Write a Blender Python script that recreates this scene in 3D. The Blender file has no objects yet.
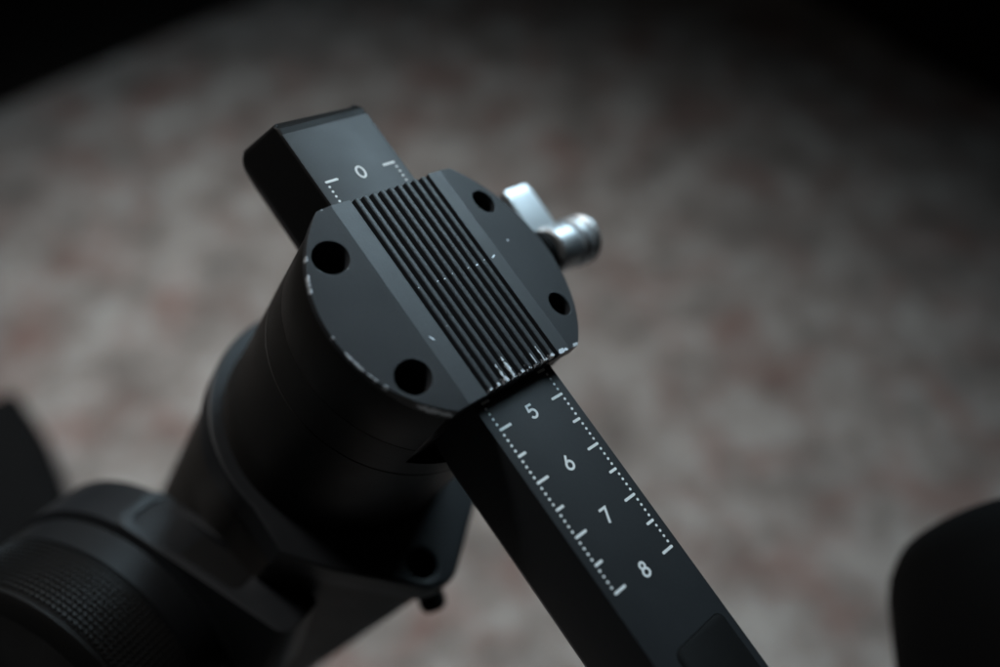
import bpy, bmesh, math, random
from mathutils import Vector, Matrix
random.seed(7)
R = math.radians
scene = bpy.context.scene
CM = 0.01

# ---------------------------------------------------------------- camera, light, exposure
PITCH = 52.0                      # degrees below the horizon
CAM_H = 35.0 * CM                 # above the rug
cam_d = bpy.data.cameras.new('camera')
cam_d.lens, cam_d.sensor_width = 35.0, 36.0
cam_d.clip_start, cam_d.clip_end = 0.005, 50.0
cam_d.dof.use_dof = True
cam_d.dof.focus_distance = 0.1580
cam_d.dof.aperture_fstop = 4.7
cam_d.dof.aperture_blades = 0
cam = bpy.data.objects.new('camera', cam_d)
cam.location = (0, 0, CAM_H)
cam.rotation_euler = (R(90 - PITCH), 0, 0)
scene.collection.objects.link(cam)
scene.camera = cam

world = bpy.data.worlds.new('World')
scene.world = world
world.use_nodes = True
bg = world.node_tree.nodes['Background']
bg.inputs['Color'].default_value = (1.0, 0.95, 0.90, 1)
bg.inputs['Strength'].default_value = 0.010

def area_light(name, loc, target, sx, sy, power, color, spread=180):
    l = bpy.data.lights.new(name, 'AREA')
    l.shape, l.size, l.size_y = 'RECTANGLE', sx, sy
    l.energy, l.color, l.spread = power, color, R(spread)
    o = bpy.data.objects.new(name, l)
    o.location = loc
    o.rotation_euler = (Vector(target) - Vector(loc)).to_track_quat('-Z', 'Y').to_euler()
    scene.collection.objects.link(o)
    return o
# soft window light from beyond the rug, up and to the right
area_light('window_light', (0.42, 0.98, 0.80), (-0.03, 0.13, 0.20), 0.74, 0.46, 0.76, (0.64, 0.86, 1.0), 26)
# added spot without a known lamp, brightens the rug under the gimbal
sp_d = bpy.data.lights.new('added_rug_spot', 'SPOT')
sp_d.energy, sp_d.color = 31.0, (1.0, 0.98, 0.955)
sp_d.spot_size, sp_d.spot_blend, sp_d.shadow_soft_size = R(41), 1.0, 0.10
sp_o = bpy.data.objects.new('added_rug_spot', sp_d)
sp_o.location = (-0.38, 0.48, 0.86)
sp_o.rotation_euler = (Vector((-0.075, 0.16, 0.0)) - sp_o.location).to_track_quat('-Z', 'Y').to_euler()
COL0 = scene.collection
COL0.objects.link(sp_o)

vs = scene.view_settings
vs.view_transform, vs.look = 'Standard', 'None'
vs.exposure, vs.gamma, vs.use_curve_mapping = 0.0, 1.0, False

# ---------------------------------------------------------------- helpers
COL = scene.collection

def new_mat(name, base, rough, metal=0.0, spec=0.5):
    m = bpy.data.materials.new(name)
    m.use_nodes = True
    b = m.node_tree.nodes['Principled BSDF']
    b.inputs['Base Color'].default_value = (*base, 1)
    b.inputs['Roughness'].default_value = rough
    b.inputs['Metallic'].default_value = metal
    b.inputs['Specular IOR Level'].default_value = spec
    return m, m.node_tree, b

def N(nt, typ, **kw):
    n = nt.nodes.new(typ)
    for k, v in kw.items():
        if k in n.inputs.keys():
            n.inputs[k].default_value = v
        else:
            setattr(n, k, v)
    return n

def math_n(nt, op, a, b=None, c=None, clamp=False):
    n = nt.nodes.new('ShaderNodeMath')
    n.operation, n.use_clamp = op, clamp
    for i, v in enumerate((a, b, c)):
        if v is None:
            continue
        if isinstance(v, (int, float)):
            n.inputs[i].default_value = v
        else:
            nt.links.new(v, n.inputs[i])
    return n.outputs[0]

def ramp(nt, src, p0, p1):
    n = nt.nodes.new('ShaderNodeMapRange')
    n.clamp = True
    n.inputs['From Min'].default_value, n.inputs['From Max'].default_value = p0, p1
    nt.links.new(src, n.inputs['Value'])
    return n.outputs['Result']

def noise(nt, vec, scale, detail=2.0, rough=0.5):
    n = nt.nodes.new('ShaderNodeTexNoise')
    n.inputs['Scale'].default_value, n.inputs['Detail'].default_value = scale, detail
    n.inputs['Roughness'].default_value = rough
    nt.links.new(vec, n.inputs['Vector'])
    return n

def black_finish(name, base, rough, grain=0.06, grain_scale=4500, spec=0.5, dust=0.0, chips=None, edge=0.0, rough_var=0.08, scratch=False):
    """anodised or moulded black surface: fine grain, uneven gloss, dust specks, bare metal where the coat has chipped"""
    m, nt, b = new_mat(name, base, rough, 0.0, spec)
    L = nt.links
    tc = nt.nodes.new('ShaderNodeTexCoord')
    vec = tc.outputs['Object']
    g = noise(nt, vec, grain_scale, 2.0)
    bump = nt.nodes.new('ShaderNodeBump')
    bump.inputs['Strength'].default_value = grain
    bump.inputs['Distance'].default_value = 0.0001
    L.new(g.outputs['Fac'], bump.inputs['Height'])
    L.new(bump.outputs['Normal'], b.inputs['Normal'])
    sm = noise(nt, vec, 130, 4.0, 0.6)
    rr = math_n(nt, 'MULTIPLY_ADD', sm.outputs['Fac'], rough_var * 2, rough - rough_var)
    sp = math_n(nt, 'MULTIPLY_ADD', g.outputs['Fac'], 0.9, 0.55)
    mix = nt.nodes.new('ShaderNodeMix'); mix.data_type = 'RGBA'; mix.blend_type = 'MULTIPLY'
    mix.inputs['Factor'].default_value = 1.0
    mix.inputs['A'].default_value = (*base, 1)
    L.new(sp, mix.inputs['B'])
    col = mix.outputs['Result']
    rough_out = rr
    metal_out = None
    def over(mask, c, ro, me):
        nonlocal col, rough_out, metal_out
        mx = nt.nodes.new('ShaderNodeMix'); mx.data_type = 'RGBA'
        L.new(mask, mx.inputs['Factor']); L.new(col, mx.inputs['A']); mx.inputs['B'].default_value = (*c, 1)
        col = mx.outputs['Result']
        mr = nt.nodes.new('ShaderNodeMix'); mr.data_type = 'FLOAT'
        L.new(mask, mr.inputs['Factor']); L.new(rough_out, mr.inputs['A']); mr.inputs['B'].default_value = ro
        rough_out = mr.outputs['Result']
        mm = math_n(nt, 'MULTIPLY', mask, me)
        metal_out = mm if metal_out is None else math_n(nt, 'MAXIMUM', metal_out, mm)
    if dust:
        v = nt.nodes.new('ShaderNodeTexVoronoi'); v.inputs['Scale'].default_value = 330
        L.new(vec, v.inputs['Vector'])
        near = ramp(nt, v.outputs['Distance'], 0.065, 0.03)
        sep = nt.nodes.new('ShaderNodeSeparateColor'); L.new(v.outputs['Color'], sep.inputs['Color'])
        keep = math_n(nt, 'GREATER_THAN', sep.outputs['Red'], 1 - dust)
        over(math_n(nt, 'MULTIPLY', near, keep), (0.30, 0.31, 0.32), 0.8, 0.0)
    if edge or chips:
        bev = nt.nodes.new('ShaderNodeBevel'); bev.samples = 6
        bev.inputs['Radius'].default_value = 0.00022
        geo = nt.nodes.new('ShaderNodeNewGeometry')
        dt = nt.nodes.new('ShaderNodeVectorMath'); dt.operation = 'DOT_PRODUCT'
        L.new(bev.outputs['Normal'], dt.inputs[0]); L.new(geo.outputs['Normal'], dt.inputs[1])
        em = ramp(nt, dt.outputs['Value'], 0.985, 0.90)
        n1 = noise(nt, vec, 420, 3.0, 0.6)
        if edge:
            over(math_n(nt, 'MULTIPLY', em, ramp(nt, n1.outputs['Fac'], 0.60, 0.72)) if edge < 1 else em, (0.32, 0.34, 0.36), 0.5, 0.3)
        if chips:
            total = None
            n2 = noise(nt, vec, 1200, 4.0, 0.62)
            wob = math_n(nt, 'MULTIPLY_ADD', n2.outputs['Fac'], 2.6, -1.3)
            for (x, y, z, sx, sy, sz, ang) in chips:
                mp = nt.nodes.new('ShaderNodeMapping'); mp.vector_type = 'TEXTURE'
                mp.inputs['Location'].default_value = (x, y, z)
                mp.inputs['Rotation'].default_value = (0, 0, ang)
                mp.inputs['Scale'].default_value = (sx, sy, sz)
                L.new(vec, mp.inputs['Vector'])
                ln = nt.nodes.new('ShaderNodeVectorMath'); ln.operation = 'LENGTH'
                L.new(mp.outputs['Vector'], ln.inputs[0])
                d = math_n(nt, 'ADD', ln.outputs['Value'], wob)
                k = ramp(nt, d, 1.0, 0.86)
                total = k if total is None else math_n(nt, 'MAXIMUM', total, k)
            over(total, (0.62, 0.65, 0.68), 0.45, 0.6)
    L.new(col, b.inputs['Base Color'])
    L.new(rough_out, b.inputs['Roughness'])
    if metal_out is not None:
        L.new(metal_out, b.inputs['Metallic'])
    return m

# ---------------------------------------------------------------- frames: gimbal space (centimetres: x along the arm, y across it, z out of the cover) to the place
pr = R(PITCH)
AX = Vector((0.573996, 0.797932, -0.183938))
AY = Vector((0.683432, -0.343092, 0.644366))
AZ = Vector((0.451053, -0.495573, -0.742266))
TT = Vector((-2.360518, -2.741542, 16.496362))
def cam2w(v):
    return Vector((v.x, -math.sin(pr) * v.y + math.cos(pr) * v.z, -math.cos(pr) * v.y - math.sin(pr) * v.z))
WX, WY, WZ = cam2w(AX), cam2w(AY), cam2w(AZ)
W0 = cam2w(TT) + Vector((0, 0, 35.0))
def g2w(p):
    return W0 + WX * p[0] + WY * p[1] + WZ * p[2]
ROT = Matrix((WX, WY, WZ)).transposed()

def ground_z(x, y, h=0.0):          # gimbal z at which the line through (x, y) meets the rug
    return (h - (W0.z + WX.z * x + WY.z * y)) / WZ.z

BASE = Vector((2.6, 0.0, ground_z(2.6, 0.0)))

def smooth(me, ang=35):
    for p in me.polygons:
        p.use_smooth = True
    me.set_sharp_from_angle(angle=R(ang))

def tag(o, label=None, cat=None, group=None, kind=None):
    for k, v in (('label', label), ('category', cat), ('group', group), ('kind', kind)):
        if v:
            o[k] = v
    return o

gimbal = bpy.data.objects.new('gimbal_stabilizer', None)
gimbal.empty_display_size = 0.02
COL.objects.link(gimbal)
gimbal.matrix_world = Matrix.Translation(g2w(BASE) * CM) @ ROT.to_4x4()
tag(gimbal, 'black handheld camera gimbal with ribbed motor cover and sliding arm marked 0 to 8', 'gimbal')

def link_mesh(name, me, mat, parent):
    o = bpy.data.objects.new(name, me)
    COL.objects.link(o)
    if mat:
        me.materials.clear(); me.materials.append(mat)
    o.parent = parent
    return o

def finish(bm, bevel=0.0, seg=2, ang=40):
    bmesh.ops.recalc_face_normals(bm, faces=bm.faces)
    if bevel:
        es = [e for e in bm.edges if len(e.link_faces) == 2 and e.calc_face_angle(0) > R(ang)]
        if es:
            bmesh.ops.bevel(bm, geom=es, offset=bevel, segments=seg, affect='EDGES', profile=0.6, clamp_overlap=True)

def gobj(name, bm, mat, parent=None, sm=35, local=True):
    """bmesh in gimbal centimetres -> object under parent (every part keeps the gimbal's own frame)"""
    me = bpy.data.meshes.new(name)
    for v in bm.verts:
        v.co = (v.co - BASE) * CM
    bm.to_mesh(me); bm.free()
    smooth(me, sm)
    return link_mesh(name, me, mat, parent or gimbal)

def prism(pts, z0, z1):
    """outline (x, y) extruded from z0 to z1"""
    bm = bmesh.new()
    a = [bm.verts.new((x, y, z0)) for x, y in pts]
    b = [bm.verts.new((x, y, z1)) for x, y in pts]
    bm.faces.new(list(reversed(a))); bm.faces.new(b)
    n = len(pts)
    for i in range(n):
        bm.faces.new((a[i], a[(i + 1) % n], b[(i + 1) % n], b[i]))
    return bm

def prism_x(pts, x0, x1):
    bm = prism([(y, z) for y, z in pts], x0, x1)
    for v in bm.verts:
        y, z, x = v.co
        v.co = (x, y, z)
    return bm

def lathe(profile, origin, axis, ref, seg=96):
    """profile of (s along axis, radius)"""
    a = Vector(axis).normalized()
    e1 = (Vector(ref) - a * Vector(ref).dot(a)).normalized()
    e2 = a.cross(e1)
    o = Vector(origin)
    bm = bmesh.new()
    rings = []
    for s, r in profile:
        if r < 1e-6:
            rings.append([bm.verts.new(o + a * s)])
        else:
            rings.append([bm.verts.new(o + a * s + (e1 * math.cos(t) + e2 * math.sin(t)) * r) for t in [2 * math.pi * i / seg for i in range(seg)]])
    for A, B in zip(rings, rings[1:]):
        for i in range(seg):
            j = (i + 1) % seg
            if len(A) == 1 and len(B) == 1:
                continue
            if len(A) == 1:
                bm.faces.new((A[0], B[j], B[i]))
            elif len(B) == 1:
                bm.faces.new((A[i], A[j], B[0]))
            else:
                bm.faces.new((A[i], A[j], B[j], B[i]))
    bmesh.ops.recalc_face_normals(bm, faces=bm.faces)
    return bm

def disc_outline(cx, cy, r, x0, x1, seg=160):
    """circle cut off by two chords"""
    pts = []
    for i in range(seg):
        t = 2 * math.pi * i / seg
        pts.append((cx + r * math.cos(t), cy + r * math.sin(t)))
    out = []
    n = len(pts)
    for i in range(n):
        p, q = pts[i], pts[(i + 1) % n]
        if x0 <= p[0] <= x1:
            out.append(p)
        for lim in (x0, x1):
            if (p[0] - lim) * (q[0] - lim) < 0:
                k = (lim - p[0]) / (q[0] - p[0])
                out.append((lim, p[1] + k * (q[1] - p[1])))
    return out

def temp(bm):
    me = bpy.data.meshes.new('cutter')
    bmesh.ops.recalc_face_normals(bm, faces=bm.faces)
    bm.to_mesh(me); bm.free()
    o = bpy.data.objects.new('cutter', me)
    COL.objects.link(o)
    return o

def boolean(bm, cutters):
    """bm op cutters, in centimetres; returns a bmesh"""
    o = temp(bm)
    cs = []
    for cb, op in cutters:
        c = temp(cb)
        md = o.modifiers.new('cut', 'BOOLEAN')
        md.operation, md.object, md.solver = op, c, 'EXACT'
        cs.append(c)
    dg = bpy.context.evaluated_depsgraph_get()
    me = bpy.data.meshes.new_from_object(o.evaluated_get(dg))
    out = bmesh.new(); out.from_mesh(me)
    for x in cs + [o]:
        d = x.data
        bpy.data.objects.remove(x); bpy.data.meshes.remove(d)
    bpy.data.meshes.remove(me)
    bmesh.ops.remove_doubles(out, verts=out.verts, dist=1e-4)
    bmesh.ops.dissolve_limit(out, angle_limit=R(0.5), verts=out.verts, edges=out.edges)
    return out

def chips_cm(lst):
    """chip list in gimbal centimetres -> metres in the part's frame"""
    return [((x - BASE.x) * CM, (y - BASE.y) * CM, (z - BASE.z) * CM, sx * CM, sy * CM, sz * CM, R(a)) for x, y, z, sx, sy, sz, a in lst]

# ---------------------------------------------------------------- materials
CX, RP = 2.52, 2.41                 # motor axis and cover radius
def rim(deg, ln, w=0.05, z=0.13, r=RP - 0.012):
    t = R(deg)
    return (CX + r * math.cos(t), r * math.sin(t), z, w, ln, 0.07, deg)
plate_chips = [rim(238, .06, .022), rim(247, .13, .030), rim(251, .05, .026), rim(271, .03, .016), rim(280, .10, .012), rim(284, .14, .014), rim(291, .12, .010), rim(297, .05, .016),
               rim(316, .24, .036), rim(321, .12, .044), (4.45, 1.36, .30, .045, .10, .06, 0), (4.44, 1.00, .33, .05, .06, .06, 0), (4.45, 1.10, .33, .03, .05, .05, 0),
               (0.615, -1.37, .28, .016, .04, .05, 0), (2.25, 1.58, .27, .022, .020, .03, 0), (2.45, 1.0, .34, .014, .05, .03, 20), (3.28, -1.06, .34, .06, .010, .03, 30), (1.53, -1.95, .20, .020, .020, .03, 0)]
rib_chips = []
for k in range(9):
    yc = -.679 + .182 * k
    rib_chips += [(4.45, yc, .30, .05 + .03 * (k % 3), .065, .06, 0)]
    if k in (2, 3, 6, 7):
        rib_chips += [(4.30 - .02 * (k % 2), yc - .02, .335, (.17, .24, .13, .11)[(2, 3, 6, 7).index(k)], (.022, .034, .014, .018)[(2, 3, 6, 7).index(k)], .04, 1)]
    if k not in (1, 5):
        rib_chips += [(2.44 + .010 * ((k * 5) % 4), yc - .02 + .02 * ((k * 7) % 3), .34, .008 + .004 * (k % 2), .014 + .010 * ((k * 3) % 4), .03, 12 * (k % 3))]
rib_chips += [(2.75, .12, .34, .03, .02, .02, 0), (3.1, .48, .34, .05, .018, .02, 0), (3.6, .12, .34, .03, .02, .02, 0), (3.35, .66, .34, .04, .016, .02, 0)]

M_anod = black_finish('anodised_black_plate', (0.017, 0.019, 0.022), 0.45, 0.16, 4500, 0.5, 0.05, chips_cm(plate_chips), rough_var=0.13)
M_rib = black_finish('anodised_black_rib', (0.015, 0.017, 0.020), 0.42, 0.10, 5000, 0.5, 0.03, chips_cm(rib_chips))
M_arm = black_finish('anodised_black_arm', (0.010, 0.0115, 0.0135), 0.52, 0.14, 4200, 0.40, 0.03)
M_cap = black_finish('soft_black_rubber', (0.005, 0.005, 0.005), 0.55, 0.05, 3000, 0.14, 0.01)
M_house = black_finish('satin_black_housing', (0.0075, 0.0068, 0.006), 0.45, 0.04, 3000, 0.25, 0.006)
M_body = black_finish('textured_black_body', (0.013, 0.0118, 0.0105), 0.55, 0.10, 1800, 0.3)
M_flange = black_finish('anodised_black_flange', (0.0065, 0.0075, 0.009), 0.48, 0.06, 3000, 0.32)
M_dark = black_finish('black_recess', (0.004, 0.004, 0.004), 0.7, 0.0, 3000, 0.1)
M_case = black_finish('matt_black_case', (0.004, 0.0042, 0.0045), 0.8, 0.05, 2500, 0.05)
M_pan = black_finish('dark_pan_motor', (0.005, 0.0057, 0.0066), 0.50, 0.06, 3000, 0.22)
M_rubber = black_finish('black_knurled_rubber', (0.005, 0.005, 0.005), 0.5, 0.05, 2500, 0.26)

def print_mat():
    m, nt, b = new_mat('white_print', (0.60, 0.64, 0.66), 0.6, 0, 0.3)
    tc = nt.nodes.new('ShaderNodeTexCoord')
    n = noise(nt, tc.outputs['Object'], 1800, 3.0)
    mr = nt.nodes.new('ShaderNodeMapRange')
    mr.inputs['To Min'].default_value, mr.inputs['To Max'].default_value = 0.66, 0.92
    nt.links.new(n.outputs['Fac'], mr.inputs['Value'])
    cb = nt.nodes.new('ShaderNodeCombineColor')
    nt.links.new(mr.outputs['Result'], cb.inputs['Red'])
    nt.links.new(math_n(nt, 'MULTIPLY', mr.outputs['Result'], 1.05), cb.inputs['Green'])
    nt.links.new(math_n(nt, 'MULTIPLY', mr.outputs['Result'], 1.06), cb.inputs['Blue'])
    nt.links.new(cb.outputs['Color'], b.inputs['Base Color'])
    return m
M_print = print_mat()

def steel_mat():
    m, nt, b = new_mat('satin_silver_metal', (0.60, 0.63, 0.65), 0.45, 1.0)
    tc = nt.nodes.new('ShaderNodeTexCoord')
    n = noise(nt, tc.outputs['Object'], 700, 4.0, 0.6)
    nt.links.new(math_n(nt, 'MULTIPLY_ADD', n.outputs['Fac'], 0.20, 0.38), b.inputs['Roughness'])
    bump = nt.nodes.new('ShaderNodeBump'); bump.inputs['Strength'].default_value = 0.08; bump.inputs['Distance'].default_value = 0.0001
    g = noise(nt, tc.outputs['Object'], 3500, 2.0)
    nt.links.new(g.outputs['Fac'], bump.inputs['Height']); nt.links.new(bump.outputs['Normal'], b.inputs['Normal'])
    return m
M_steel = steel_mat()

# ---------------------------------------------------------------- setting: floor and rug
def floor_mat():
    m, nt, b = new_mat('dark_floor', (0.010, 0.009, 0.008), 0.8, 0, 0.1)
    tc = nt.nodes.new('ShaderNodeTexCoord')
    mp = nt.nodes.new('ShaderNodeMapping'); mp.inputs['Scale'].default_value = (2, 30, 1)
    nt.links.new(tc.outputs['Object'], mp.inputs['Vector'])
    n = noise(nt, mp.outputs['Vector'], 4, 4)
    cr = nt.nodes.new('ShaderNodeValToRGB')
    cr.color_ramp.elements[0].color = (0.006, 0.005, 0.004, 1); cr.color_ramp.elements[1].color = (0.016, 0.012, 0.010, 1)
    nt.links.new(n.outputs['Fac'], cr.inputs['Fac']); nt.links.new(cr.outputs['Color'], b.inputs['Base Color'])
    return m
bm = bmesh.new()
bmesh.ops.create_grid(bm, x_segments=1, y_segments=1, size=3.0)
me = bpy.data.meshes.new('floor'); bm.to_mesh(me); bm.free()
flo = link_mesh('floor', me, floor_mat(), None); flo.location = (0, 0.3, -0.012)
tag(flo, 'dark floor around the mottled rug', 'floor', kind='structure')

def rug_mat():
    m, nt, b = new_mat('mottled_rug', (0.3, 0.28, 0.26), 0.95, 0, 0.1)
    L = nt.links
    tc = nt.nodes.new('ShaderNodeTexCoord'); vec = tc.outputs['Object']
    n1 = noise(nt, vec, 34, 6.0, 0.66)          # worn pile, light and dark patches
    n2 = noise(nt, vec, 29, 4.0, 0.62); n2.inputs['Distortion'].default_value = 0.6
    n3 = noise(nt, vec, 23, 3.0, 0.6)
    n4 = noise(nt, vec, 900, 2.0)
    cr = nt.nodes.new('ShaderNodeValToRGB')
    e = cr.color_ramp.elements
    e[0].position, e[0].color = 0.30, (0.118, 0.104, 0.096, 1)
    e[1].position, e[1].color = 0.72, (0.44, 0.435, 0.42, 1)
    k = e.new(0.5); k.color = (0.262, 0.241, 0.226, 1)
    L.new(n1.outputs['Fac'], cr.inputs['Fac'])
    def over(mask, c, col):
        mx = nt.nodes.new('ShaderNodeMix'); mx.data_type = 'RGBA'
        L.new(mask, mx.inputs['Factor']); L.new(col, mx.inputs['A']); mx.inputs['B'].default_value = (*c, 1)
        return mx.outputs['Result']
    col = over(math_n(nt, 'MULTIPLY', ramp(nt, n2.outputs['Fac'], 0.49, 0.68), 0.80), (0.200, 0.116, 0.100), cr.outputs['Color'])
    col = over(math_n(nt, 'MULTIPLY', ramp(nt, n3.outputs['Fac'], 0.57, 0.72), 0.40), (0.28, 0.29, 0.285), col)
    mx = nt.nodes.new('ShaderNodeMix'); mx.data_type = 'RGBA'; mx.blend_type = 'MULTIPLY'; mx.inputs['Factor'].default_value = 1
    L.new(col, mx.inputs['A']); L.new(math_n(nt, 'MULTIPLY_ADD', n4.outputs['Fac'], 0.9, 0.55), mx.inputs['B'])
    L.new(mx.outputs['Result'], b.inputs['Base Color'])
    bump = nt.nodes.new('ShaderNodeBump'); bump.inputs['Strength'].default_value = 0.6; bump.inputs['Distance'].default_value = 0.003
    L.new(n4.outputs['Fac'], bump.inputs['Height']); L.new(bump.outputs['Normal'], b.inputs['Normal'])
    return m
# far corner of the rug, its two edges running back towards the viewer
RUG_A = 40.0
apex = Vector((0.052, 0.720))
d1 = Vector((-math.cos(R(RUG_A)), -math.sin(R(RUG_A)))); d2 = Vector((math.sin(R(RUG_A)), -math.cos(R(RUG_A))))
LW, LH, NX, NY = 1.5, 1.7, 150, 170
bm = bmesh.new()
rows = []
for j in range(NY + 1):
    row = []
    for i in range(NX + 1):
        p = apex + d1 * (LW * i / NX) + d2 * (LH * j / NY)
        edge = min(i, j, NX - i, NY - j) == 0
        z = -0.005 if edge else -0.0006 + random.uniform(-0.0007, 0.0006)
        row.append(bm.verts.new((p.x, p.y, z)))
    rows.append(row)
for j in range(NY):
    for i in range(NX):
        bm.faces.new((rows[j][i], rows[j][i + 1], rows[j + 1][i + 1], rows[j + 1][i]))
be = [e for e in bm.edges if len(e.link_faces) == 1]
r_ = bmesh.ops.extrude_edge_only(bm, edges=be)
for v in [g for g in r_['geom'] if isinstance(g, bmesh.types.BMVert)]:
    v.co.z = -0.0115
bmesh.ops.recalc_face_normals(bm, faces=bm.faces)
me = bpy.data.meshes.new('rug'); bm.to_mesh(me); bm.free(); smooth(me, 60)
rug = link_mesh('rug', me, rug_mat(), None)
tag(rug, 'worn grey and dull red mottled rug lying on the dark floor', 'rug')

# ---------------------------------------------------------------- gimbal: sliding arm with its printed scale
X_TOP = -1.10
prof = [(-.92, 0), (.92, 0), (.92, -1.45), (.50, -2.12), (-.50, -2.12), (-.92, -1.45)]
bm = prism_x(prof, X_TOP, 17.2)
finish(bm, 0.035, 2, 20)
arm = gobj('sliding_arm', bm, M_arm)

# black end cap of the arm: rounded block that follows the arm's section
def inset(pts, d):
    out = []
    n = len(pts)
    for i in range(n):
        p0, p, p1 = Vector(pts[i - 1]), Vector(pts[i]), Vector(pts[(i + 1) % n])
        a, b = (p - p0).normalized(), (p1 - p).normalized()
        na, nb = Vector((-a.y, a.x)), Vector((-b.y, b.x))
        k = na + nb
        out.append(p + k * (d / max(k.dot(na), .2)))
    return out
cap_prof = []
raw = [(.935, -.014), (-.935, -.014), (-.935, -1.47), (-.53, -2.15), (.53, -2.15), (.935, -1.47)]
for i in range(6):                      # corners rounded
    p0, p, p1 = Vector(raw[i - 1]), Vector(raw[i]), Vector(raw[(i + 1) % 6])
    q = .07 if i < 2 else .22
    A, B = p + (p0 - p).normalized() * q, p + (p1 - p).normalized() * q
    for k in range(6):
        t = k / 5
        c = A * (1 - t) ** 2 + p * 2 * t * (1 - t) + B * t ** 2
        cap_prof.append((c.x, c.y))
CAP_T = [(0, -1.25), (-.13, -1.44), (-.40, -1.64), (-.71, -1.74), (-1.18, -1.79), (-1.47, -1.76), (-1.75, -1.66), (-2.2, -1.45)]
def cap_end(z):
    for (z0, x0), (z1, x1) in zip(CAP_T, CAP_T[1:]):
        if z >= z1:
            return x0 + (x1 - x0) * (z - z0) / (z1 - z0)
    return CAP_T[-1][1]
bm = bmesh.new()
rings = []
RC = .17
for k in range(-1, 9):
    if k < 0:
        ins, dx, flat = 0, None, True
    else:
        t = k / 8 * math.pi / 2
        ins, dx, flat = RC * (1 - math.cos(t)), RC * (1 - math.sin(t)), False
    ring = []
    for (y, z), (y2, z2) in zip(cap_prof, inset(cap_prof, ins * .92)):
        top = max(0, min(1, (z + .25) / .25))          # tighter rounding along the top edge
        f = 1 - .62 * top
        yy, zz = y + (y2 - y) * (1 - .3 * top), z + (z2 - z) * f
        x = .9 if flat else cap_end(z) + dx * f
        ring.append(bm.verts.new((x, yy, zz)))
    rings.append(ring)
n = len(cap_prof)
for A, B in zip(rings, rings[1:]):
    for i in range(n):
        bm.faces.new((A[i], A[(i + 1) % n], B[(i + 1) % n], B[i]))
bm.faces.new(rings[0]); bm.faces.new(list(reversed(rings[-1])))
bmesh.ops.recalc_face_normals(bm, faces=bm.faces)
gobj('end_cap', bm, M_cap, arm, 50)

# thin bright border where the metal top face ends
ZP0, ZP1 = 0.0005, 0.0045
def rect_mark(name, x0, x1, y0, y1, parent, mat=M_print, r=0.008):
    bm = prism([(x0, y0), (x1, y0), (x1, y1), (x0, y1)], ZP0, ZP1)
    es = [e for e in bm.edges if abs(e.verts[0].co.z - e.verts[1].co.z) > 1e-4]
    bmesh.ops.bevel(bm, geom=es, offset=r, segments=2, affect='EDGES')
    return gobj(name, bm, mat, parent, 30)

def mark_mesh(bm, cx, cy):
    me = bpy.data.meshes.new('mark')
    for v in bm.verts:
        v.co = v.co * CM
    bm.to_mesh(me); bm.free()
    smooth(me, 30)
    me.materials.append(M_print)
    return me
def tick_mesh(length, side):
    y0, y1 = (0, length) if side < 0 else (-length, 0)
    bm = prism([(-.024, y0), (.024, y0), (.024, y1), (-.024, y1)], ZP0, ZP1)
    es = [e for e in bm.edges if abs(e.verts[0].co.z - e.verts[1].co.z) > 1e-4]
    bmesh.ops.bevel(bm, geom=es, offset=.010, segments=2, affect='EDGES')
    return mark_mesh(bm, 0, 0)
ticks = {(s, mj): tick_mesh(.268 if mj else .18, s) for s in (-1, 1) for mj in (True, False)}
dotm = mark_mesh(prism([(.0245 * math.cos(2 * math.pi * i / 12), .0245 * math.sin(2 * math.pi * i / 12)) for i in range(12)], ZP0, ZP1), 0, 0)
def place_mark(name, me, x, y):
    o = bpy.data.objects.new(name, me)
    COL.objects.link(o)
    o.parent = arm
    o.location = (Vector((x, y, 0)) - BASE) * CM
    return o
for i in range(0, 81):
    x = i / 10
    if 0.56 < x < 4.35:
        continue                       # under the motor cover
    for s in (-1, 1):
        if i % 5 == 0:
            place_mark('scale_tick', ticks[(s, i % 10 == 0)], x, s * .757)
        else:
            place_mark('scale_dot', dotm, x, s * .733)

def stroke(bm, pts, w, closed=False):
    n = len(pts)
    L_, R_ = [], []
    for i, p in enumerate(pts):
        a = Vector(pts[(i - 1) % n] if (closed or i > 0) else p)
        c = Vector(pts[(i + 1) % n] if (closed or i < n - 1) else p)
        p = Vector(p)
        t1 = (p - a).normalized() if (p - a).length > 1e-9 else None
        t2 = (c - p).normalized() if (c - p).length > 1e-9 else None
        if t1 is None: t1 = t2
        if t2 is None: t2 = t1
        n1 = Vector((-t1.y, t1.x)); n2 = Vector((-t2.y, t2.x))
        mi = (n1 + n2)
        mi = mi.normalized() if mi.length > 1e-6 else n1
        k = min(1 / max(mi.dot(n1), .35), 2.2) * w / 2
        L_.append(p + mi * k); R_.append(p - mi * k)
    def q(p, z): return bm.verts.new((p.x, p.y, z))
    lt = [q(p, ZP1) for p in L_]; rt = [q(p, ZP1) for p in R_]
    lb = [q(p, ZP0) for p in L_]; rb = [q(p, ZP0) for p in R_]
    m = n if closed else n - 1
    for i in range(m):
        j = (i + 1) % n
        bm.faces.new((lt[i], lt[j], rt[j], rt[i])); bm.faces.new((lt[i], lb[i], lb[j], lt[j])); bm.faces.new((rt[j], rb[j], rb[i], rt[i]))
    if not closed:
        bm.faces.new((lt[0], rt[0], rb[0], lb[0])); bm.faces.new((rt[-1], lt[-1], lb[-1], rb[-1]))
def arc(cx, cy, rx, ry, a0, a1, n=20):
    return [(cx + rx * math.cos(R(a0 + (a1 - a0) * i / n)), cy + ry * math.sin(R(a0 + (a1 - a0) * i / n))) for i in range(n + 1)]
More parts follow.
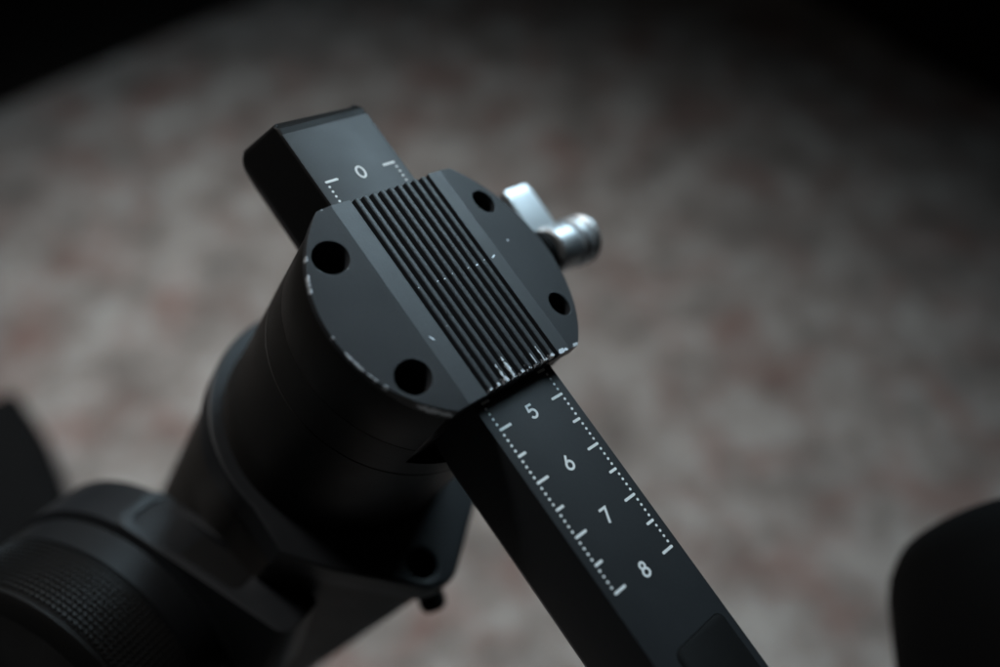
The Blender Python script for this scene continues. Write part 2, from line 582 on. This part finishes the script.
GL = {   # u to the right, v up, height 1
    '0': [(arc(0, .5, .285, .43, 0, 360, 28)[:-1], True)],
    '5': [([(.24, .93), (-.16, .93), (-.23, .50)] , False), (arc(-.0, .34, .27, .27, 128, -150, 22), False)],
    '6': [(arc(0, .33, .265, .27, 0, 360, 26)[:-1], True), ([(-.235, .42), (.10, .98)], False)],
    '7': [([(-.28, .93), (.27, .93), (-.08, .0)], False)],
    '8': [(arc(0, .735, .195, .195, 0, 360, 24)[:-1], True), (arc(0, .30, .255, .245, 0, 360, 26)[:-1], True)],
}
for d, x in (('0', 0), ('5', 5), ('6', 6), ('7', 7), ('8', 8)):
    bm = bmesh.new()
    for i, (pts, cl) in enumerate(GL[d]):
        b2 = bmesh.new()
        H = .262
        stroke(b2, [((-(v - .5)) * H + x, u * H) for u, v in pts], .042, cl)
        for v in b2.verts:
            v.co.z += 0.0006 * i
        bmesh.ops.recalc_face_normals(b2, faces=b2.faces)
        tmp = bpy.data.meshes.new('t'); b2.to_mesh(tmp); b2.free(); bm.from_mesh(tmp); bpy.data.meshes.remove(tmp)
    o = gobj('printed_digit', bm, M_print, arm, 30)
    o['label'] = 'white printed digit ' + d

# cover lid let into the arm further out
def rounded_rect(x0, x1, y0, y1, r, n=6):
    out = []
    for cx, cy, a in ((x1 - r, y1 - r, 0), (x0 + r, y1 - r, 90), (x0 + r, y0 + r, 180), (x1 - r, y0 + r, 270)):
        out += [(cx + r * math.cos(R(a + 90 * i / n)), cy + r * math.sin(R(a + 90 * i / n))) for i in range(n + 1)]
    return out
bm = prism(rounded_rect(9.20, 12.6, -.50, .76, .16), -.03, .004)
gobj('lid_gap', bm, M_dark, arm)
bm = prism(rounded_rect(9.222, 12.578, -.478, .738, .145), -.02, .016)
finish(bm, .008, 2)
gobj('arm_lid', bm, M_cap, arm)

# ---------------------------------------------------------------- gimbal: ribbed motor cover
X0, X1 = 0.60, 4.475
Y0, PITCHY, GW = -.808, .182, .078
YA, YB = Y0, Y0 + 9 * PITCHY + GW
ZB, ZR, ZF = .34, .125, .205
prof = [(-2.45, .015), (2.45, .015), (2.45, ZR - .004), (1.19, ZB), (YB, ZB), (YB, ZF), (YA, ZF), (YA, ZB), (-1.19, ZB), (-2.45, ZR - .004)]
slab = prism_x(prof, X0 - .5, X1 + .5)
disc = prism(disc_outline(CX, 0, RP, X0, X1), -1, 1)
HOLES = [(1.40, -1.70, .297), (3.68, -1.70, .297), (1.40, 1.70, .240), (3.68, 1.70, .240)]
def hole_cut(h, z0=-1.5, z1=1.0, grow=0):
    return prism([(h[0] + (h[2] + grow) * math.cos(2 * math.pi * i / 48), h[1] + (h[2] + grow) * math.sin(2 * math.pi * i / 48)) for i in range(48)], z0, z1)
bm = boolean(slab, [(disc, 'INTERSECT')] + [(hole_cut(h), 'DIFFERENCE') for h in HOLES])
finish(bm, .016, 2, 35)
cover = gobj('motor_cover', bm, M_anod, None, 4)

def rib_bar(y0, y1):
    w = y1 - y0
    b = .016
    # slightly crowned top
    p = [(y0, ZF - .03), (y1, ZF - .03), (y1, ZB - .016), (y1 - .005, ZB - .006), (y1 - .014, ZB - .001), ((y0 + y1) / 2, ZB), (y0 + .014, ZB - .001), (y0 + .005, ZB - .006), (y0, ZB - .016)]
    bm = prism_x(p, X0 + .004, X1 - .004)
    for v in bm.verts:      # ends chamfered
        if v.co.z > ZB - .03:
            v.co.x += .02 if v.co.x < 2 else -.03
    finish(bm)
    return bm
for k in range(9):
    gobj('rib', rib_bar(Y0 + GW + PITCHY * k, Y0 + PITCHY * (k + 1)), M_rib, cover, 30)

# carriage blocks under the cover, flats where the arm passes
bm = boolean(prism(disc_outline(CX, 0, RP - .03, X0 + .05, X1 - .05), -1.235, .008), [(hole_cut(h, -1.2, 1, -.01), 'DIFFERENCE') for h in HOLES])
finish(bm, .014, 2, 35)
carriage = gobj('arm_carriage', bm, M_house, None, 30)
bm = prism(disc_outline(CX, 0, RP - .03, X0 + .05, X1 - .05), -1.70, -1.25)
gobj('carriage_ring', bm, M_house, carriage, 30)
for h in HOLES:
    # socket screw at the bottom of each hole
    r = h[2] * .8
    bm = lathe([(-1.19, 0), (-1.19, r), (-1.02, r), (-1.00, r - .02), (-1.00, r * .5), (-1.12, r * .45), (-1.12, 0)], (h[0], h[1], 0), (0, 0, 1), (1, 0, 0), 24)
    gobj('socket_screw', bm, M_dark, cover)

# ---------------------------------------------------------------- gimbal: motor housing rings
AXO, UP = (CX, 0, 0), (0, 0, 1)
bm = lathe([(-1.701, 0), (-1.701, RP - .03), (-2.16, RP - .03), (-2.175, RP - .045), (-2.18, 0)], AXO, UP, (1, 0, 0), 160)
gobj('motor_ring', bm, M_house)
bm = lathe([(-2.17, 0), (-2.17, RP - .06), (-2.185, RP - .045), (-2.20, RP - .03), (-4.4, RP - .03), (-4.75, RP + .0), (-5.3, RP + .04), (-5.3, 0)], AXO, UP, (1, 0, 0), 128)
gobj('motor_housing', bm, M_house)

# mounting flange with an ear and a screw hole
def flange_outline(r, ear, n=48):
    pts = [(CX + r * math.cos(R(a)), r * math.sin(R(a))) for a in [70 + (285 - 70) * i / n for i in range(n + 1)]]
    pts += [(4.2, -2.62 * r / 2.7), (5.0, -1.95)]
    cx, cy, q = ear
    pts += [(cx + q * math.cos(R(a)), cy + q * math.sin(R(a))) for a in range(-50, 36, 8)]
    pts += [(5.35, 1.55), (4.5, 2.25)]
    return pts
ear = (5.70, -.12, .70)
bm = boolean(prism(flange_outline(2.72, ear), -5.75, -5.0), [(prism([(5.80 + .30 * math.cos(2 * math.pi * i / 32), -.33 + .30 * math.sin(2 * math.pi * i / 32)) for i in range(32)], -5.6, -4), 'DIFFERENCE')])
finish(bm, .09, 4, 45)
flange = gobj('mounting_flange', bm, M_flange, None, 30)
bm = lathe([(0, 0), (0, .24), (.10, .28), (.36, .28), (.46, .22), (.50, .10), (.50, 0)], (6.22, .15, -6.2), (.75, -.1, -.25), (0, 0, 1), 24)
gobj('thumb_screw', bm, M_cap, flange)
# lower body down to the rug
out = [(CX + (x - CX) * .965, y * .965) for x, y in flange_outline(2.72, ear)]
bm = bmesh.new()
n = len(out)
levels = []
for f in (0, .3, .6, 1.0):
    ring = []
    for x, y in out:
        s = 1 - .10 * f
        xx, yy = CX + .15 + (x - CX - .15) * s, y * s
        zg = ground_z(xx, yy)
        ring.append(bm.verts.new((xx, yy, -5.76 + (zg + 5.76) * f)))
    levels.append(ring)
for A, B in zip(levels, levels[1:]):
    for i in range(n):
        bm.faces.new((A[i], A[(i + 1) % n], B[(i + 1) % n], B[i]))
bm.faces.new(levels[0]); bm.faces.new(list(reversed(levels[-1])))
bmesh.ops.recalc_face_normals(bm, faces=bm.faces)
gobj('lower_body', bm, M_body, None, 40)

# ---------------------------------------------------------------- gimbal: silver arm lock
lz = -.62
BX, BY = 2.41, 2.20
bm = lathe([(0, 0), (0, .30), (.62, .30), (.62, .42), (.80, .42), (.80, .30), (1.0, .30), (1.0, 0)], (BX, BY, lz), (0, 1, 0), (0, 0, 1), 48)
lock_post = gobj('lock_post', bm, M_dark)
bm = lathe([(.93, 0), (.93, .42), (.96, .46), (1.34, .475), (1.42, .46), (1.45, .36), (1.50, .36), (1.53, .47), (1.58, .50), (1.65, .50), (1.69, .46), (1.71, .35),
            (1.77, .35), (1.80, .46), (1.86, .50), (1.95, .49), (2.00, .43), (2.01, .38), (1.96, .33), (1.96, 0)], (BX, BY, lz), (.04, 1, 0), (0, 0, 1), 72)
knob = gobj('lock_knob', bm, M_steel)
# lever tab: a flat paddle leaving the knob towards the arm's zero end, its tip turned up
def tab():
    bm = bmesh.new()
    sec = [(2.45, -.16, .52), (1.98, -.045, .70), (1.22, .0, .66), (1.21, .0, .66), (1.03, -.018, .60)]   # x, top offset, width
    rings = []
    for x, tz, w in sec:
        yc = 3.30
        z1 = -.43 + tz; z0 = z1 - .30
        rings.append([bm.verts.new((x, yc - w / 2, z0)), bm.verts.new((x, yc + w / 2, z0)), bm.verts.new((x, yc + w / 2, z1)), bm.verts.new((x, yc - w / 2, z1))])
    for A, B in zip(rings, rings[1:]):
        for i in range(4):
            bm.faces.new((A[i], A[(i + 1) % 4], B[(i + 1) % 4], B[i]))
    bm.faces.new(rings[0]); bm.faces.new(list(reversed(rings[-1])))
    finish(bm, .03, 3, 30)
    return bm
gobj('lever_tab', tab(), M_steel, knob, 30)

# ---------------------------------------------------------------- gimbal: pan motor with its knurled ring
PC = Vector((3.19, -4.0, -10.33)); PA = Vector((.25, -1, .26)).normalized()
PE1 = PA.cross(Vector((0, 0, 1))).normalized()
PE2 = PA.cross(PE1); PE2 = PE2 if PE2.z > 0 else -PE2
PR = 3.0
bm = lathe([(-3.2, 0), (-3.2, PR - 1.2), (-.85, PR - 1.1), (-.85, PR + .04), (-.78, PR + .12), (.38, PR + .12), (.46, PR - .04), (.46, 0)], PC, PA, PE2, 120)
pan = gobj('pan_motor', bm, M_flange)
bm = lathe([(.47, 0), (.47, PR - .06), (.52, PR), (1.20, PR), (1.25, PR - .08), (1.25, 0)], PC, PA, PE2, 120)
gobj('smooth_band', bm, M_pan, pan)
def knurl():
    bm = bmesh.new()
    nu, nv = 150, 11
    s0, s1 = 1.27, 2.56
    rows = []
    ss = [(s0, 0)]
    for k in range(nv):
        a, b = s0 + (s1 - s0) * k / nv, s0 + (s1 - s0) * (k + 1) / nv
        w = b - a
        ss += [(a + .14 * w, 0), (a + .30 * w, 1), (a + .70 * w, 1), (a + .86 * w, 0)]
    ss.append((s1, 0))
    for s, hv in ss:
        row = []
        for i in range(nu):
            for fr, hu in ((.0, 0), (.22, 1), (.78, 1)):
                t = 2 * math.pi * (i + fr) / nu
                r = PR - .03 + .055 * hu * hv
                row.append(bm.verts.new(PC + PA * s + (PE2 * math.cos(t) + PE1 * math.sin(t)) * r))
        rows.append(row)
    m = len(rows[0])
    for A, B in zip(rows, rows[1:]):
        for i in range(m):
            j = (i + 1) % m
            bm.faces.new((A[i], A[j], B[j], B[i]))
    for row, s in ((rows[0], s0), (rows[-1], s1)):
        c = bm.verts.new(PC + PA * s)
        for i in range(m):
            bm.faces.new((row[i], row[(i + 1) % m], c))
    bmesh.ops.recalc_face_normals(bm, faces=bm.faces)
    return bm
gobj('knurled_ring', knurl(), M_rubber, pan, 25)
bm = lathe([(2.57, 0), (2.57, PR - .05), (2.62, PR + .01), (2.70, PR + .01), (2.78, PR - .10), (2.84, PR - .45), (2.74, PR - .6), (2.74, 0)], PC, PA, PE2, 120)
gobj('end_rim', bm, M_cap, pan)
# flat lug running off the collar, with a recessed panel
th = R(16)
nrm = PE2 * math.cos(th) + PE1 * math.sin(th)
tan = -(-PE2 * math.sin(th) + PE1 * math.cos(th))
def lug_pt(u, s, h):
    return PC + PA * s + tan * u + nrm * (PR + .10 + h)
def lug_slab(u0, u1, s0, s1, h0, h1, r=.001, n=6):
    bm = prism(rounded_rect(u0, u1, s0, s1, r, n), h0, h1)
    return bm
def place_lug(bm):
    for v in bm.verts:
        v.co = lug_pt(v.co.x, v.co.y, v.co.z)
    return bm
sl = lug_slab(-.75, 3.5, -.82, .40, -1.6, .03, .3)
bm = boolean(sl, [(lug_slab(-.52, 2.15, -.64, .20, -.14, .5, .22), 'DIFFERENCE')])
finish(bm, .06, 3, 40)
lug = gobj('pan_arm', place_lug(bm), M_flange, pan, 40)
bm = lug_slab(-.48, 2.11, -.60, .16, -.139, -.07, .2)
finish(bm, .03, 2, 40)
gobj('recessed_panel', place_lug(bm), M_dark, lug)

# ---------------------------------------------------------------- gimbal: arm elbow and tilt motor beyond the frame's corner
prof = [(-.98, .03), (.98, .03), (.98, -1.5), (.55, -2.15), (-.55, -2.15), (-.98, -1.5)]
bm = prism([(y + 16.25, z) for y, z in prof], -.90, 8.2)
for v in bm.verts:
    x, z, y = v.co
    v.co = (x, y, z)
finish(bm, .06, 2, 20)
gobj('arm_elbow', bm, M_arm)
TR = 3.7
bm = lathe([(0, 0), (0, TR - 1.1), (.12, TR - .6), (.4, TR - .24), (.8, TR - .06), (1.2, TR), (4.4, TR), (4.7, TR - .2), (4.8, TR - .6), (4.8, 0)], (13.65, 10.9, -.95), (.66, -.75, .0), (0, 0, 1), 96)
gobj('tilt_motor', bm, M_case)

# ---------------------------------------------------------------- black case lying on the rug
def case():
    bm = prism(rounded_rect(0, 15, -11, 0, .4, 8), .02, 3.4)
    finish(bm, .5, 4, 50)
    for v in bm.verts:
        v.co *= CM
    me = bpy.data.meshes.new('case_body'); bm.to_mesh(me); bm.free(); smooth(me, 40)
    return me
ce = bpy.data.objects.new('storage_case', None); ce.empty_display_size = .02
COL.objects.link(ce)
ce.location = (-.192, .220, 0); ce.rotation_euler = (0, 0, R(-58))
tag(ce, 'small black rounded case lying on the rug behind the knurled ring', 'case')
link_mesh('case_body', case(), M_case, ce)
bm = bmesh.new()
me = bpy.data.meshes.new('case_seam')
b2 = prism(rounded_rect(-.03, 15.03, -11.03, .03, .42, 8), 1.66, 1.74)
for v in b2.verts:
    v.co *= CM
b2.to_mesh(me); b2.free(); bm.free()
link_mesh('case_seam', me, M_dark, ce)
